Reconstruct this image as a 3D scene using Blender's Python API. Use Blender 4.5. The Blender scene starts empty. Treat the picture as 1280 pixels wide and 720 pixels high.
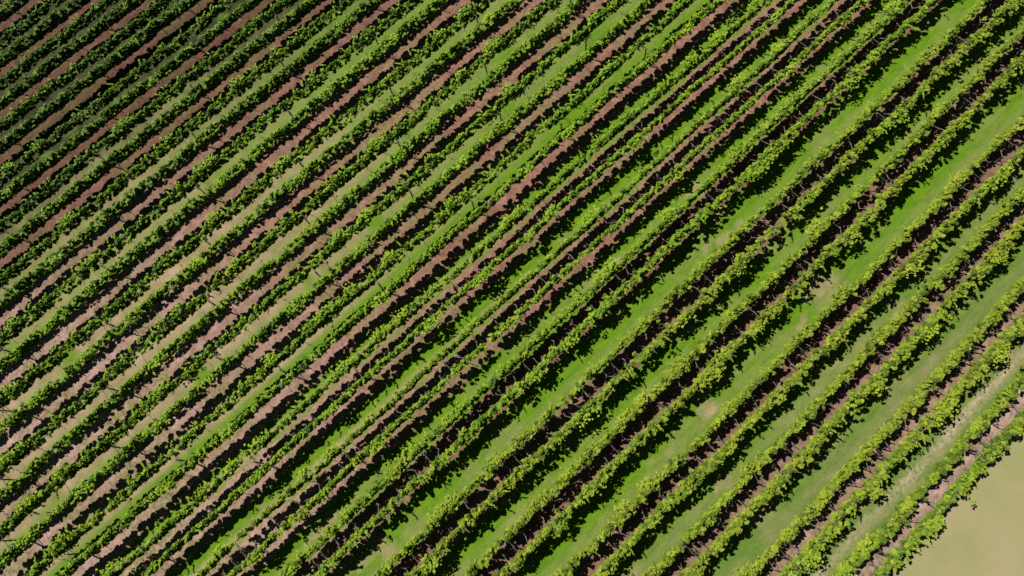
import bpy, math, random
import numpy as np
from mathutils import Vector, Matrix

random.seed(7)
rng = np.random.default_rng(11)
S = bpy.context.scene
COL = S.collection

# ------------------------------------------------------------------ layout (metres)
# rows run along +X, the next row lies at +Y; every row bends a little
P = 3.5                       # row spacing
ARM = 0.66                    # the two leaf curtains hang this far either side of a row
BEND = {1: (.003, .121, .085), 2: (-.091, .12, .099), 3: (.06, .094, .055), 4: (-.132, -.064, -.06),
        5: (-.038, .022, .077), 6: (-.119, -.033, -.041), 7: (.13, -.049, -.015), 8: (-.037, -.112, .038),
        9: (.07, -.158, -.132), 10: (.009, -.044, .064), 11: (-.006, -.027, -.007), 12: (-.058, .113, -.146),
        13: (.04, -.026, -.243), 14: (.234, .194, -.166), 15: (.359, .177, -.064), 16: (.217, .178, -.024),
        17: (-.107, .063, -.009), 18: (.031, -.006, 0), 19: (-.203, .044, -.008), 20: (-.463, .095, -.016),
        21: (-.265, .045, -.006)}
SPAN = {1: (8, 25), 2: (4, 30), 3: (0, 34), 4: (-3, 39), 5: (-7, 44), 6: (-11, 46), 7: (-15, 43), 8: (-19, 40),
        9: (-23, 36), 10: (-27, 33), 11: (-29, 30), 12: (-27, 26), 13: (-25, 23), 14: (-23, 20), 15: (-21, 17),
        16: (-19, 13), 17: (-17, 10), 18: (-15, 7), 19: (-13, 3), 20: (-11, 0), 21: (-9, -3)}
NROW = 21
EXTRA = 7.0


def taller(n):
    # the upper rows are trained higher than the ones by the bare field
    t = min(1.0, max(0.0, (n - 8.0) / 3.2))
    return .70 * t - .88 * min(1.0, max(0.0, (n - 13.5) / 3.5))


def row_y(n, x):
    a, b, c = BEND[n]
    a = a - (P * n - 16.6) / 44.5 * taller(n)
    t = np.clip(np.asarray(x, float) / 30.0, -1.35, 1.7)
    return P * n + a + b * t + c * t * t


# ------------------------------------------------------------------ noise
def hash2(i, j, seed):
    h = (i.astype(np.int64) * 374761393 + j.astype(np.int64) * 668265263 + seed * 974634777) & 0xFFFFFFFF
    h = ((h ^ (h >> 13)) * 1274126177) & 0xFFFFFFFF
    h = (h ^ (h >> 16)) & 0xFFFFFFFF
    return h / 4294967295.0


def vnoise(x, y, scale, seed):
    x = np.asarray(x, float) / scale + 1000.0
    y = np.asarray(y, float) / scale + 1000.0
    i = np.floor(x); j = np.floor(y)
    fx = x - i; fy = y - j
    fx = fx * fx * (3 - 2 * fx); fy = fy * fy * (3 - 2 * fy)
    a = hash2(i, j, seed); b = hash2(i + 1, j, seed); c = hash2(i, j + 1, seed); d = hash2(i + 1, j + 1, seed)
    return (a * (1 - fx) + b * fx) * (1 - fy) + (c * (1 - fx) + d * fx) * fy


def fbm(x, y, scale, seed, octs=3):
    v = 0.0; a = 1.0; t = 0.0
    for k in range(octs):
        v = v + a * vnoise(x, y, scale / (2 ** k), seed + k * 17)
        t += a; a *= 0.5
    return v / t


# ------------------------------------------------------------------ mesh helpers
def mesh_np(name, verts, faces_flat, nside, mat, attrs=None, smooth=False):
    me = bpy.data.meshes.new(name)
    nv = len(verts); nf = len(faces_flat) // nside
    me.vertices.add(nv); me.vertices.foreach_set('co', np.asarray(verts, np.float32).ravel())
    me.loops.add(nf * nside); me.loops.foreach_set('vertex_index', np.asarray(faces_flat, np.int32).ravel())
    me.polygons.add(nf)
    me.polygons.foreach_set('loop_start', np.arange(0, nf * nside, nside, dtype=np.int32))
    me.polygons.foreach_set('loop_total', np.full(nf, nside, np.int32))
    if smooth:
        me.polygons.foreach_set('use_smooth', np.ones(nf, bool))
    for k, (dom, data) in (attrs or {}).items():
        at = me.attributes.new(k, 'FLOAT', dom)
        at.data.foreach_set('value', np.asarray(data, np.float32).ravel())
    me.update(calc_edges=True)
    me.materials.append(mat)
    return me


def link(name, data, parent=None, loc=None):
    o = bpy.data.objects.new(name, data)
    COL.objects.link(o)
    if parent is not None:
        o.parent = parent
    if loc is not None:
        o.location = loc
    return o


def grid_faces(nx, ny):
    i = np.arange(nx - 1)[:, None] * ny + np.arange(ny - 1)[None, :]
    return np.stack([i, i + ny, i + ny + 1, i + 1], -1).reshape(-1)


def tube(path, radii, sides=6):
    """verts, quads of a tapered tube along a path"""
    V = []; F = []
    path = [Vector(p) for p in path]
    for k, p in enumerate(path):
        d = (path[min(k + 1, len(path) - 1)] - path[max(k - 1, 0)]).normalized()
        ref = Vector((0, 0, 1)) if abs(d.z) < 0.9 else Vector((1, 0, 0))
        a = d.cross(ref).normalized(); b = d.cross(a)
        for s in range(sides):
            t = 2 * math.pi * s / sides
            V.append(p + (a * math.cos(t) + b * math.sin(t)) * radii[k])
    for k in range(len(path) - 1):
        for s in range(sides):
            F.append((k * sides + s, k * sides + (s + 1) % sides, (k + 1) * sides + (s + 1) % sides, (k + 1) * sides + s))
    F.append(tuple(range(sides)))
    F.append(tuple((len(path) - 1) * sides + s for s in range(sides))[::-1])
    return V, F


def pydata(name, parts, mat):
    V = []; F = []
    for v, f in parts:
        o = len(V); V += [tuple(q) for q in v]; F += [tuple(i + o for i in g) for g in f]
    me = bpy.data.meshes.new(name); me.from_pydata(V, [], F); me.materials.append(mat)
    for p in me.polygons: p.use_smooth = True
    me.update()
    return me


# ------------------------------------------------------------------ materials
def new_mat(name):
    m = bpy.data.materials.new(name); m.use_nodes = True
    nt = m.node_tree
    for n in list(nt.nodes): nt.nodes.remove(n)
    return m, nt, nt.nodes.new('ShaderNodeOutputMaterial')


def N(nt, kind, **kw):
    n = nt.nodes.new(kind)
    for k, v in kw.items():
        if k.startswith('in_'):
            n.inputs[k[3:].replace('_', ' ')].default_value = v
        else:
            setattr(n, k, v)
    return n


def ramp(nt, stops, fac):
    r = nt.nodes.new('ShaderNodeValToRGB')
    e = r.color_ramp.elements
    while len(e) < len(stops): e.new(0.5)
    for el, (p, c) in zip(e, stops):
        el.position = p; el.color = (c[0], c[1], c[2], 1)
    nt.links.new(fac, r.inputs['Fac'])
    return r.outputs['Color']


def mixc(nt, fac, a, b, mode='MIX'):
    m = nt.nodes.new('ShaderNodeMix'); m.data_type = 'RGBA'; m.blend_type = mode
    for s, v in ((0, fac), (6, a), (7, b)):
        if hasattr(v, 'is_linked'): nt.links.new(v, m.inputs[s])
        elif isinstance(v, (int, float)): m.inputs[s].default_value = v
        else: m.inputs[s].default_value = (v[0], v[1], v[2], 1)
    return m.outputs[2]


def noise(nt, scale, detail=4, rough=0.6, vec=None, dist=0.0):
    n = N(nt, 'ShaderNodeTexNoise'); n.inputs['Scale'].default_value = scale
    n.inputs['Detail'].default_value = detail; n.inputs['Roughness'].default_value = rough
    n.inputs['Distortion'].default_value = dist
    if vec is not None: nt.links.new(vec, n.inputs['Vector'])
    return n.outputs['Fac']


def leaf_material():
    m, nt, out = new_mat('vine_leaf')
    at = N(nt, 'ShaderNodeAttribute', attribute_name='tint').outputs['Fac']
    ag = N(nt, 'ShaderNodeAttribute', attribute_name='hue').outputs['Fac']
    yellowish = ramp(nt, [(0, (.075, .115, .012)), (.5, (.215, .285, .018)), (1, (.33, .39, .03))], at)
    mid = ramp(nt, [(0, (.055, .14, .009)), (.5, (.20, .345, .014)), (1, (.28, .42, .025))], at)
    deep_green = ramp(nt, [(0, (.042, .10, .018)), (.5, (.125, .255, .036)), (1, (.24, .36, .07))], at)
    r1 = N(nt, 'ShaderNodeMapRange'); r1.inputs['From Max'].default_value = .5; nt.links.new(ag, r1.inputs['Value'])
    r2 = N(nt, 'ShaderNodeMapRange'); r2.inputs['From Min'].default_value = .5; nt.links.new(ag, r2.inputs['Value'])
    c = mixc(nt, r2.outputs[0], mixc(nt, r1.outputs[0], deep_green, mid), yellowish)
    b = N(nt, 'ShaderNodeBsdfPrincipled'); nt.links.new(c, b.inputs['Base Color'])
    b.inputs['Roughness'].default_value = .6
    b.inputs['Specular IOR Level'].default_value = .2
    t = N(nt, 'ShaderNodeBsdfTranslucent')
    tc = mixc(nt, 1.0, c, (1.25, 1.35, .5), 'MULTIPLY'); nt.links.new(tc, t.inputs['Color'])
    mx = N(nt, 'ShaderNodeMixShader'); mx.inputs[0].default_value = .22
    nt.links.new(b.outputs[0], mx.inputs[1]); nt.links.new(t.outputs[0], mx.inputs[2])
    nt.links.new(mx.outputs[0], out.inputs['Surface'])
    return m


def plain(name, ca, cb, scale, rough, bump=.0, bscale=20, spec=.3):
    m, nt, out = new_mat(name)
    co = N(nt, 'ShaderNodeTexCoord').outputs['Object']
    c = ramp(nt, [(.3, ca), (.7, cb)], noise(nt, scale, 5, .6, co))
    b = N(nt, 'ShaderNodeBsdfPrincipled'); nt.links.new(c, b.inputs['Base Color'])
    b.inputs['Roughness'].default_value = rough; b.inputs['Specular IOR Level'].default_value = spec
    if bump:
        bp = N(nt, 'ShaderNodeBump'); bp.inputs['Strength'].default_value = bump; bp.inputs['Distance'].default_value = .02
        nt.links.new(noise(nt, bscale, 6, .7, co), bp.inputs['Height']); nt.links.new(bp.outputs[0], b.inputs['Normal'])
    nt.links.new(b.outputs[0], out.inputs['Surface'])
    return m


def soil_material():
    m, nt, out = new_mat('red_soil')
    co = N(nt, 'ShaderNodeTexCoord').outputs['Object']
    a = ramp(nt, [(.25, (.135, .066, .048)), (.5, (.235, .122, .090)), (.78, (.36, .215, .160))], noise(nt, 1.1, 8, .65, co))
    pl = N(nt, 'ShaderNodeAttribute', attribute_name='pale').outputs['Fac']
    a = mixc(nt, pl, a, ramp(nt, [(.3, (.24, .160, .125)), (.7, (.44, .31, .25))], noise(nt, 1.6, 6, .6, co)))
    weed = N(nt, 'ShaderNodeAttribute', attribute_name='weed').outputs['Fac']
    fw = N(nt, 'ShaderNodeMath', operation='MULTIPLY'); nt.links.new(weed, fw.inputs[0])
    w2 = ramp(nt, [(.4, (0, 0, 0)), (.58, (1, 1, 1))], noise(nt, 2.6, 6, .7, co)); nt.links.new(w2, fw.inputs[1])
    g = ramp(nt, [(.3, (.10, .115, .035)), (.7, (.24, .20, .085))], noise(nt, 9, 4, .6, co))
    c = mixc(nt, fw.outputs[0], a, g)
    fine = ramp(nt, [(.34, (.42, .40, .38)), (.47, (.9, .9, .9)), (.68, (1.22, 1.2, 1.18))], noise(nt, 5, 8, .8, co))
    c = mixc(nt, 1.0, c, fine, 'MULTIPLY')
    c = mixc(nt, N(nt, 'ShaderNodeAttribute', attribute_name='dark_soil').outputs['Fac'], c, mixc(nt, 1.0, c, (.50, .47, .45), 'MULTIPLY'))  # soil darkened by row: upper rows strongly, some lower rows slightly
    b = N(nt, 'ShaderNodeBsdfPrincipled'); nt.links.new(c, b.inputs['Base Color'])
    b.inputs['Roughness'].default_value = .95; b.inputs['Specular IOR Level'].default_value = .1
    bp = N(nt, 'ShaderNodeBump'); bp.inputs['Strength'].default_value = .8; bp.inputs['Distance'].default_value = .05
    nt.links.new(noise(nt, 7, 8, .75, co), bp.inputs['Height']); nt.links.new(bp.outputs[0], b.inputs['Normal'])
    nt.links.new(b.outputs[0], out.inputs['Surface'])
    return m


def ground_material():
    m, nt, out = new_mat('meadow')
    co = N(nt, 'ShaderNodeTexCoord').outputs['Object']
    A = lambda k: N(nt, 'ShaderNodeAttribute', attribute_name=k).outputs['Fac']
    n1 = noise(nt, .9, 6, .6, co)
    mp = N(nt, 'ShaderNodeMapping'); mp.inputs['Scale'].default_value = (.45, 1.3, 1)
    nt.links.new(co, mp.inputs['Vector'])
    n2 = noise(nt, 2.2, 7, .68, mp.outputs[0])
    lush = ramp(nt, [(.28, (.060, .130, .010)), (.5, (.095, .20, .006)), (.75, (.135, .23, .014))], n2)
    worn = ramp(nt, [(.28, (.078, .125, .022)), (.5, (.098, .172, .028)), (.75, (.155, .20, .05))], n2)
    g = mixc(nt, A('worn'), lush, worn)
    g = mixc(nt, A('painted_shade'), g, ramp(nt, [(.3, (.006, .012, .005)), (.7, (.016, .030, .008))], n2))  # near-black tone paints curtain shade into the ground colour
    dry = ramp(nt, [(.3, (.20, .16, .085)), (.5, (.29, .215, .135)), (.7, (.40, .275, .20))], n1)
    fm = N(nt, 'ShaderNodeMath', operation='MULTIPLY'); nt.links.new(A('dry'), fm.inputs[0]); fm.inputs[1].default_value = 1
    g = mixc(nt, fm.outputs[0], g, dry)
    g = mixc(nt, A('track'), g, ramp(nt, [(.38, (.12, .16, .045)), (.47, (.29, .25, .15)), (.66, (.44, .385, .27))], noise(nt, 3, 7, .7, co)))
    tan = ramp(nt, [(.3, (.20, .235, .085)), (.5, (.265, .25, .118)), (.7, (.31, .262, .148))], noise(nt, .22, 5, .55, co))
    g = mixc(nt, A('field'), g, tan)
    fine = ramp(nt, [(.28, (.68, .70, .70)), (.72, (1.25, 1.2, 1.15))], noise(nt, 7, 8, .8, co))
    fs = mixc(nt, A('field'), fine, mixc(nt, .75, fine, (1, 1, 1)))
    g = mixc(nt, 1.0, g, fs, 'MULTIPLY')
    b = N(nt, 'ShaderNodeBsdfPrincipled'); nt.links.new(g, b.inputs['Base Color'])
    b.inputs['Roughness'].default_value = .9; b.inputs['Specular IOR Level'].default_value = .12
    bp = N(nt, 'ShaderNodeBump'); bp.inputs['Strength'].default_value = .55; bp.inputs['Distance'].default_value = .035
    nt.links.new(noise(nt, 11, 7, .75, co), bp.inputs['Height']); nt.links.new(bp.outputs[0], b.inputs['Normal'])
    nt.links.new(b.outputs[0], out.inputs['Surface'])
    return m


LEAF = leaf_material()
BARK = plain('vine_bark', (.10, .08, .065), (.30, .26, .23), 9, .9, .8, 40)
WOOD = plain('weathered_post', (.07, .055, .045), (.14, .12, .10), 5, .85, .5, 30)
WIRE = plain('galvanised_wire', (.30, .30, .30), (.42, .42, .42), 3, .45)
SOIL = soil_material()
GROUND = ground_material()


# ------------------------------------------------------------------ ground
def sm(a, b, x):
    t = np.clip((np.asarray(x, float) - a) / (b - a), 0, 1)
    return t * t * (3 - 2 * t)


def axis(fine0, fine1, step, far):
    core = np.arange(fine0, fine1 + 1e-6, step)
    out = [fine1 + step * (1.35 ** k - 1) / .35 for k in range(1, 60)]
    out = [v for v in out if v < far] + [far]
    inn = [fine0 - step * (1.35 ** k - 1) / .35 for k in range(1, 60)]
    inn = [v for v in inn if v > -far] + [-far]
    return np.concatenate([np.array(inn[::-1]), core, np.array(out)])


def build_ground():
    xs = axis(-42, 60, .22, 900); ys = axis(-14, 92, .22, 900)
    X, Y = np.meshgrid(xs, ys, indexing='ij')
    Z = .05 * (fbm(X, Y, 2.2, 3) - .5) * 1.2
    # signed distance across the nearest row
    bestu = np.full(X.shape, 99.0); near = np.zeros(X.shape)
    for n in range(1, NROW + 1):
        u = -(Y - row_y(n, X))
        k = np.abs(u) < np.abs(bestu)
        bestu[k] = u[k]; near[k] = n
    u = bestu
    # bleached grass along the upper edge of each soil strip, in patches; more of it from the eighth row on
    pat = fbm(X, Y, 3.0, 41, 4)
    wide = sm(9.5, 11, near)
    west = .30 + .70 * sm(14, -8, X)
    ue = np.where((u > 1.2) & (near > 9), u - P, u)
    edge = np.exp(-np.abs((ue + 1.12 + .25 * wide) / (.32 + .58 * wide)) ** 3)
    edge = edge * np.where(near < 8, .2, .9 * west * (1 - .45 * sm(13.3, 14.2, near) - .4 * sm(15.5, 17, near))) * sm(.30, .50, pat + .16 * west)
    bare = sm(.70, .735, fbm(X * .6, Y * 1.15, 1.5, 77, 5)) * (1 - sm(7, 9, near)) * .5
    trk = u + 1.36 + .2 * (vnoise(X, Y * 0, 4, 5) - .5)
    track = np.exp(-(trk / .27) ** 2) * (near == 1) * (.55 + .45 * sm(.35, .5, fbm(X, Y * 2, 1.4, 9, 4)))
    streak = .22 * sm(.52, .7, fbm(X * .35, Y * 1.2, .9, 211, 4)) * (near < 8)
    painted_shade = sm(14.0, 16.5, near) * (.35 + .65 * sm(.2, .45, fbm(X, Y, 1.1, 13)))  # mask of the shade painted on the alleys between the upper rows
    dry = np.clip(edge + bare + streak, 0, 1)
    edge_y = row_y(1, X) - 1.12 + .25 * (fbm(X, Y, 1.2, 8) - .5)
    field = 1 - sm(-.12, .12, Y - edge_y)
    top = sm(74.6, 75.6, Y + .5 * (fbm(X, Y, 2, 99) - .5))
    dry = np.clip(dry * (1 - top) + top * .6 * sm(.35, .6, pat), 0, 1)
    worn = np.clip(1 - sm(1.5, 5.2, near) + .25 * (fbm(X, Y, 6, 55) - .5) * 2, 0, 1)
    worn = np.where(near > 10, np.clip(worn + .25, 0, 1), worn)
    Z = np.where(field > .5, Z * .5, Z)
    V = np.stack([X, Y, Z], -1).reshape(-1, 3)
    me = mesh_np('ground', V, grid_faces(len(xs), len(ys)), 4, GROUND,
                 {'dry': ('POINT', dry), 'field': ('POINT', field), 'worn': ('POINT', worn), 'painted_shade': ('POINT', painted_shade), 'track': ('POINT', track)}, True)
    o = link('ground', me); o['kind'] = 'structure'


def build_soil(n):
    x0, x1 = SPAN[n][0] - EXTRA - .5, SPAN[n][1] + EXTRA + .5
    xs = np.arange(x0, x1, .1); us = np.arange(-1.5, 1.75, .09)
    X, U = np.meshgrid(xs, us, indexing='ij')
    Y = row_y(n, X) - U
    c, w = (.22, .98) if n > 7 else (.16, .74)
    if n > 9: c, w = .62, .84
    if n > 15: c, w = .58, .60
    if n > 16: c, w = .46, .46
    if n == 1: c, w = .10, .58
    prof = 1 - (np.abs(U - c) / w) ** 2.6
    rag = fbm(X, Y, .9, 100 + n, 4) - .5
    clod = np.abs(fbm(X, Y, .55, 300 + n, 3) - .5) * 2
    Z = .085 * prof + (.11 if n < 16 else .19) * rag + .05 * (clod - .3) + .01
    Z = Z + .045 * (rng.random(X.shape) - .5)
    Z = np.maximum(Z, -.25)
    weed = np.clip(sm(.42, .62, fbm(X, Y, 2.5, 500 + n)) * (1.0 if 7 < n < 14 or n > 15 else .6) + .5 * sm(.55, 1.0, np.abs(U - c) / w), 0, 1)
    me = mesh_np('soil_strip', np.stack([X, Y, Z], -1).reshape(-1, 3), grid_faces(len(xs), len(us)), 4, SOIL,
                 {'weed': ('POINT', weed), 'dark_soil': ('POINT', np.full(X.shape, min(1.0, max(0.0, (n - 13.5) / 3.5)) + (.35 if 2 < n < 8 else 0))), 'pale': ('POINT', np.clip((1.0 if n == 1 else .45 if n < 4 else .2 if n < 7 else (.85 if n < 16 else .15) * sm(6, -20, X)) + (.3 if n < 16 else 0) * (fbm(X, Y, 3, 61) - .5), 0, 1))}, True)
    o = link('soil_strip', me); o['kind'] = 'structure'


# ------------------------------------------------------------------ vine rows
def leaf_mesh(P0, size, nrm, tint, hue):
    """one folded four-cornered leaf per point"""
    k = len(P0)
    nrm = nrm / np.linalg.norm(nrm, axis=1, keepdims=True)
    r = rng.normal(size=(k, 3))
    a = np.cross(nrm, r); a /= np.linalg.norm(a, axis=1, keepdims=True)
    b = np.cross(nrm, a)
    s = size[:, None]
    fold = (.10 + .25 * rng.random(k))[:, None] * s
    v0 = P0 - a * s * .5
    v1 = P0 + b * s * .52 + nrm * fold + a * s * .08
    v2 = P0 + a * s * .58 - nrm * fold * .5
    v3 = P0 - b * s * .52 + nrm * fold + a * s * .08
    V = np.stack([v0, v1, v2, v3], 1).reshape(-1, 3)
    return V, np.arange(4 * k), tint, hue


ROW_HUE = {1: .92, 2: 1.0, 3: .98, 4: .95, 5: .88, 6: .82, 7: .66, 8: .68, 9: .62, 10: .56, 11: .52, 12: .50, 13: .48,  # leaf colour per row, deep green at low values, yellow-green at high
       14: .36, 15: .30, 16: .22, 17: .14, 18: .08, 19: .06, 20: .06, 21: .06}


def curtain(n, side, x0, x1):
    """leaf curtain: shoots hanging either side of the cordon wire, in clumps of leaves"""
    seed = n * 31 + (7 if side > 0 else 0)
    L = x1 - x0
    m = int(L / (.028 if n < 9 else .029))
    cx = x0 + rng.random(m) * L
    one = np.zeros(m)
    dens = fbm(cx, one, 2.6, 900 + seed)
    fat = .30 + 1.4 * fbm(cx, one, 1.6, 1200 + seed)
    if n == 1: fat *= .95
    keep = rng.random(m) < np.clip(.5 + 1.6 * (dens - .2), .45 + .45 * min(1, max(0, (n - 13) / 2)), 1)
    cx = cx[keep]; fat = fat[keep]; m = len(cx)
    wid = .10 if n < 8 else .051
    vig = min(1.0, max(0.0, (n - 13.2) / 4))          # the upper rows are fuller and taller
    wid += .008 * vig
    if 8 < n < 17: wid *= 1.12 if side < 0 else .70
    else: wid *= .9 if side < 0 else 1.15
    if n == 1: wid = .15
    mean = .10 * (fbm(cx, cx * 0, 3.1, 1500 + seed) - .5) * 2
    q = rng.random(m) ** 1.05
    # shoots arch over at the top and hang in towards the cordon below
    cu = side * ARM + mean + rng.normal(size=m) * wid * fat * ((1.35 if n < 9 else 1.05) - (1.0 if n < 9 else .55) * q) - .06 * q
    ztop = 1.66 + .24 * (fbm(cx, cx * 0, 1.0, 1700 + seed) - .4)
    if n == 1: ztop = ztop - .42
    ztop = ztop + taller(n) + .06 * vig
    if 8 < n < 17 and side > 0: ztop = ztop - .06
    if 2 < n < 9: ztop = ztop + .18
    cz = ztop - q * (.7 if n == 1 else 1.3 if n < 8 else 1.2 - .3 * vig)
    per = rng.integers(8, 17, m) + int(2 * vig)
    idx = np.repeat(np.arange(m), per)
    k = len(idx)
    rad = ((.06 if n < 8 else .042) + (.085 if n < 8 else .066) * rng.random(m))[idx]
    off = rng.normal(size=(k, 3)); off /= np.linalg.norm(off, axis=1, keepdims=True)
    off *= (rad * (.35 + .65 * rng.random(k) ** .4))[:, None] * np.array([1.25, 1.0, .9])
    px = cx[idx] + off[:, 0]; pu = cu[idx] + off[:, 1]; pz = cz[idx] + off[:, 2]
    nr = off / rad[:, None] * .55 + np.stack([rng.normal(size=k) * .3 - .2, rng.normal(size=k) * .3 - .4, .9 + 0 * px], -1)
    base = np.clip((.26 if n == 1 else .40) + .27 * rng.normal(size=m), 0, 1)
    tint = base[idx] + .16 * rng.normal(size=k)
    size = (.09 if n < 9 else .10) + .09 * rng.random(k) + .05 * q[idx]
    # long shoots that stand out of the curtain
    ns = int(L * 1.1)
    sp, st, ss, sn = [], [], [], []
    for _ in range(ns):
        bx = x0 + random.random() * L
        if random.random() < .35: bx = x0 + (int((bx - x0) / 4) * 4 + random.random() * .9)
        ang = random.uniform(-.9, .9) + (math.pi / 2 if side > 0 else -math.pi / 2)
        ln = random.uniform(.2, .62)
        z = (1.68 + taller(n) if n > 1 else 1.3) + random.uniform(-.12, .12); x = bx; u = side * (ARM + .06)
        steps = int(ln / .055)
        for j in range(steps):
            x += math.cos(ang) * .05; u += math.sin(ang) * .05; z += .035 - .075 * (j / steps)
            sp.append((x + random.uniform(-.04, .04), u + random.uniform(-.04, .04), z + random.uniform(-.02, .03)))
            st.append(.62 + .4 * j / steps + random.uniform(-.1, .1)); ss.append(.13 - .055 * j / steps)
            sn.append((random.uniform(-.6, .6), random.uniform(-.6, .6), 1))
    # places where the growth has flopped out of the trellis
    for _ in range(int(L / (5.5 if n < 15 else 16))):
        bx = x0 + random.random() * L; r0 = random.uniform(.22, .42); out = random.uniform(.1, .38)
        tn = random.uniform(.35, .85)
        for j in range(int(230 * r0)):
            sp.append((bx + random.gauss(0, r0 * .9), side * (ARM + out) + random.gauss(0, r0 * .42), random.uniform(1.15, 1.8 if n > 1 else 1.3) + taller(n)))
            st.append(tn + random.gauss(0, .13)); ss.append(random.uniform(.11, .2))
            sn.append((random.gauss(-.2, .35), random.gauss(-.3, .35), 1))
    sp = np.array(sp)
    px = np.concatenate([px, sp[:, 0]]); pu = np.concatenate([pu, sp[:, 1]]); pz = np.concatenate([pz, sp[:, 2]])
    tint = np.clip(np.concatenate([tint, st]), 0, 1); size = np.concatenate([size, ss]); nr = np.concatenate([nr, np.array(sn)])
    hue = np.clip(ROW_HUE[n] + .5 * (fbm(px, pu * 0, 4.5, 2000 + seed) - .5) + .08 * rng.normal(size=len(px)), 0, 1)
    nr[:, 1] *= -1
    pts = np.stack([px, row_y(n, px) - pu, pz], -1)
    V, F, t, a = leaf_mesh(pts, size, nr, tint, hue)
    return mesh_np('leaf_curtain', V, F, 4, LEAF, {'tint': ('FACE', t), 'hue': ('FACE', a)})


def make_trunk(v, arm=1.0):
    r = random.Random(50 + v)
    parts = []
    lean = r.uniform(-.12, .12); kink = r.uniform(-.06, .06)
    head = (lean, kink * .4, r.choice((.72, .85, 1.0)) + r.uniform(-.05, .08))
    parts.append(tube([(0, 0, -.1), (lean * .3 + r.uniform(-.03, .03), kink, .35), (lean * .7, kink * .6, .72), head],
                      [.042, .034, .032, .038], 7))
    low = r.random() < .6
    for s in ((-1, 1) if arm == 1 else (r.choice((-1, 1)),)):
        dx = r.uniform(-.55, .55)
        mid = (head[0] + dx * .4 + r.uniform(-.12, .12), s * ARM * r.uniform(.35, .6), head[2] + (r.uniform(-.12, .0) if low else r.uniform(.1, .25)))
        tip = (head[0] + dx, s * ARM * .92, 1.42)
        end = (head[0] + dx + r.choice((-1, 1)) * .55, s * (ARM + .02), 1.47)
        parts.append(tube([head, mid, tip, end], [.024 * arm, .019 * arm, .016 * arm, .011 * arm], 6))
        if r.random() < .7:
            parts.append(tube([mid, (mid[0] + r.uniform(-.25, .25), mid[1] + s * .05, mid[2] + .16),
                               (mid[0] + r.uniform(-.45, .45), mid[1] - s * .12, mid[2] + .22)], [.014, .010, .006], 5))
    return pydata('vine_trunk', parts, BARK)


def make_post():
    me = pydata('trellis_post', [tube([(0, 0, -.4), (0, 0, 1.5)], [.05, .045], 8)], WOOD)
    cb = pydata('crossbar', [tube([(0.05, -ARM - .06, 1.44), (0.05, ARM + .06, 1.44)], [.022, .022], 6),
                             tube([(0.05, 0, 1.0), (0.05, ARM * .75, 1.42)], [.016, .016], 5),
                             tube([(0.05, 0, 1.0), (0.05, -ARM * .75, 1.42)], [.016, .016], 5)], WOOD)
    return me, cb


TRUNKS = [make_trunk(v) for v in range(9)]
SLIM = [make_trunk(v + 20, .55) for v in range(7)]
POST, BAR = make_post()

ORD = ['outermost', 'second', 'third', 'fourth', 'fifth', 'sixth', 'seventh', 'eighth', 'ninth', 'tenth', 'eleventh',
       'twelfth', 'thirteenth', 'fourteenth', 'fifteenth', 'sixteenth', 'seventeenth', 'eighteenth', 'nineteenth',
       'twentieth', 'twenty-first']
LOOK = {1: 'short ragged double vine row bordering the bare tan field',
        21: 'dark green vine row farthest from the bare tan field, by the pale grass corner'}


def label_of(n):
    if n in LOOK: return LOOK[n]
    kind = ('yellow-green double vine row with grey trunks between its curtains' if n < 7 else
            'bright green double vine row over reddish soil' if n < 14 else
            'dark green double vine row over red-brown soil')
    return f'{kind}, {ORD[n-1]} from the tan field'


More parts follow.
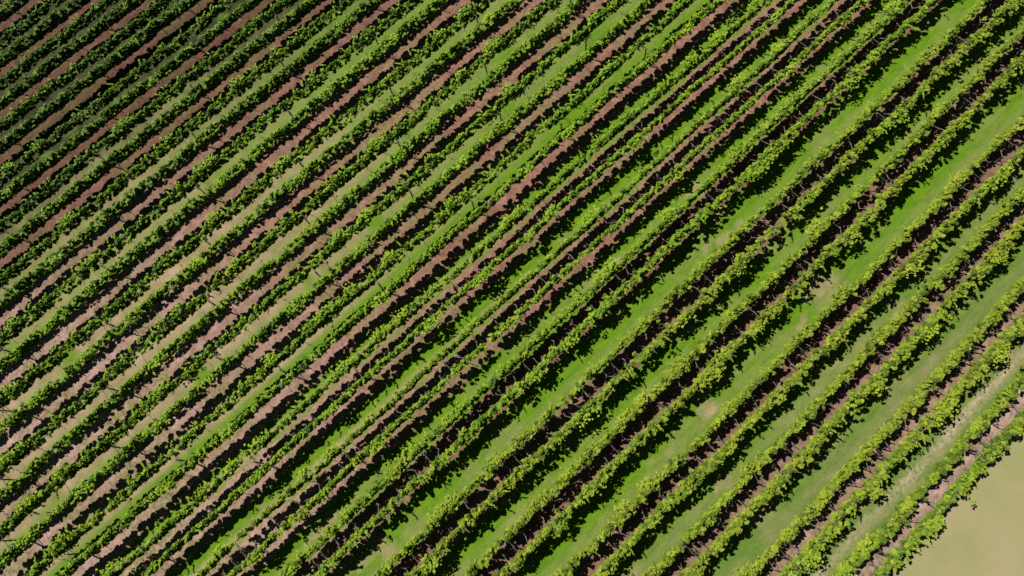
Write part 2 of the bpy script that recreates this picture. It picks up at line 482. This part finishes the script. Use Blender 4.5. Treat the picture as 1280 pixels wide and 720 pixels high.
def build_row(n):
    x0, x1 = SPAN[n][0] - EXTRA, SPAN[n][1] + EXTRA
    xm = (x0 + x1) / 2
    base = Vector((xm, float(row_y(n, xm)), 0))
    root = link('grapevine_row', None, None, base)  # root of one trellised row of many vines
    root['label'] = label_of(n); root['category'] = 'vine row'; root['group'] = 'rows of grapevines across the vineyard'
    for side in (-1, 1):
        me = curtain(n, side, x0, x1)
        me.transform(Matrix.Translation(-base))
        link('leaf_curtain', me, root)
        xs = np.arange(x0, x1, 1.2)
        for dz in (1.44,):
            pts = [(float(x) - base.x, float(row_y(n, x)) - side * ARM - base.y, dz + taller(n) if n > 1 else dz - .35) for x in xs]
            link('wire', pydata('wire', [tube(pts, [.004] * len(pts), 4)], WIRE), root)
    x = x0 + .5 + random.random(); k = 0
    sc = 1.0 + taller(n) / 1.5 if n > 1 else .76
    while x < x1 - .3:
        xx = x + random.uniform(-.12, .12)
        yy = float(row_y(n, xx))
        o = link('vine_trunk', random.choice(TRUNKS if n < 9 else SLIM), root, Vector((xx, yy + random.uniform(-.04, .04), 0)) - base)
        o.rotation_euler = (0, 0, random.uniform(-.12, .12) + (math.pi if random.random() < .5 else 0))
        o.scale = (1, 1, sc)
        if k % 5 == 0:
            xp = x + .8; yp = float(row_y(n, xp))
            p = link('trellis_post', POST, root, Vector((xp, yp, 0)) - base); p.scale = (1, 1, sc)
            link('crossbar', BAR, p)
        x += 1.6; k += 1


build_ground()
for n in range(1, NROW + 1):
    build_soil(n)
    build_row(n)

# ------------------------------------------------------------------ light
D = Vector((.25, -.49, -1.0)).normalized()
sun = bpy.data.lights.new('sun', 'SUN'); sun.energy = 5.0; sun.angle = math.radians(.53); sun.color = (1.0, .955, .88)
so = link('sun', sun); so.rotation_euler = D.to_track_quat('-Z', 'Y').to_euler(); so.location = (0, 0, 80)
W = bpy.data.worlds.new('World'); S.world = W; W.use_nodes = True
nt = W.node_tree
for q in list(nt.nodes): nt.nodes.remove(q)
wo = nt.nodes.new('ShaderNodeOutputWorld'); bg = nt.nodes.new('ShaderNodeBackground'); sk = nt.nodes.new('ShaderNodeTexSky')
sk.sky_type = 'NISHITA'; sk.sun_disc = False
sk.sun_elevation = math.asin(-D.z); sk.sun_rotation = math.atan2(-D.x, -D.y)
sk.air_density = .3; sk.dust_density = .1; sk.ozone_density = 1
bg.inputs['Strength'].default_value = .05
nt.links.new(sk.outputs[0], bg.inputs[0]); nt.links.new(bg.outputs[0], wo.inputs[0])

# ------------------------------------------------------------------ camera
pit, roll, yaw, H, y0 = .308, -.2814, -.4753, 44.5589, 16.6331
cam = bpy.data.cameras.new('camera'); cam.sensor_width = 36; cam.lens = 900 / 1280 * 36; cam.clip_end = 5000; cam.clip_start = .5
co = link('camera', cam)
M = Matrix.Rotation(yaw, 4, 'Z') @ Matrix.Rotation(pit, 4, 'X') @ Matrix.Rotation(roll, 4, 'Z')
co.matrix_world = Matrix.Translation((0, y0, H)) @ M
S.camera = co

S.view_settings.view_transform = 'Standard'; S.view_settings.look = 'None'
S.view_settings.gamma = 1; S.view_settings.exposure = 0.24
S.render.engine = 'CYCLES'
S.cycles.max_bounces = 4; S.cycles.diffuse_bounces = 1; S.cycles.transmission_bounces = 3; S.cycles.glossy_bounces = 2
S.cycles.use_denoising = False
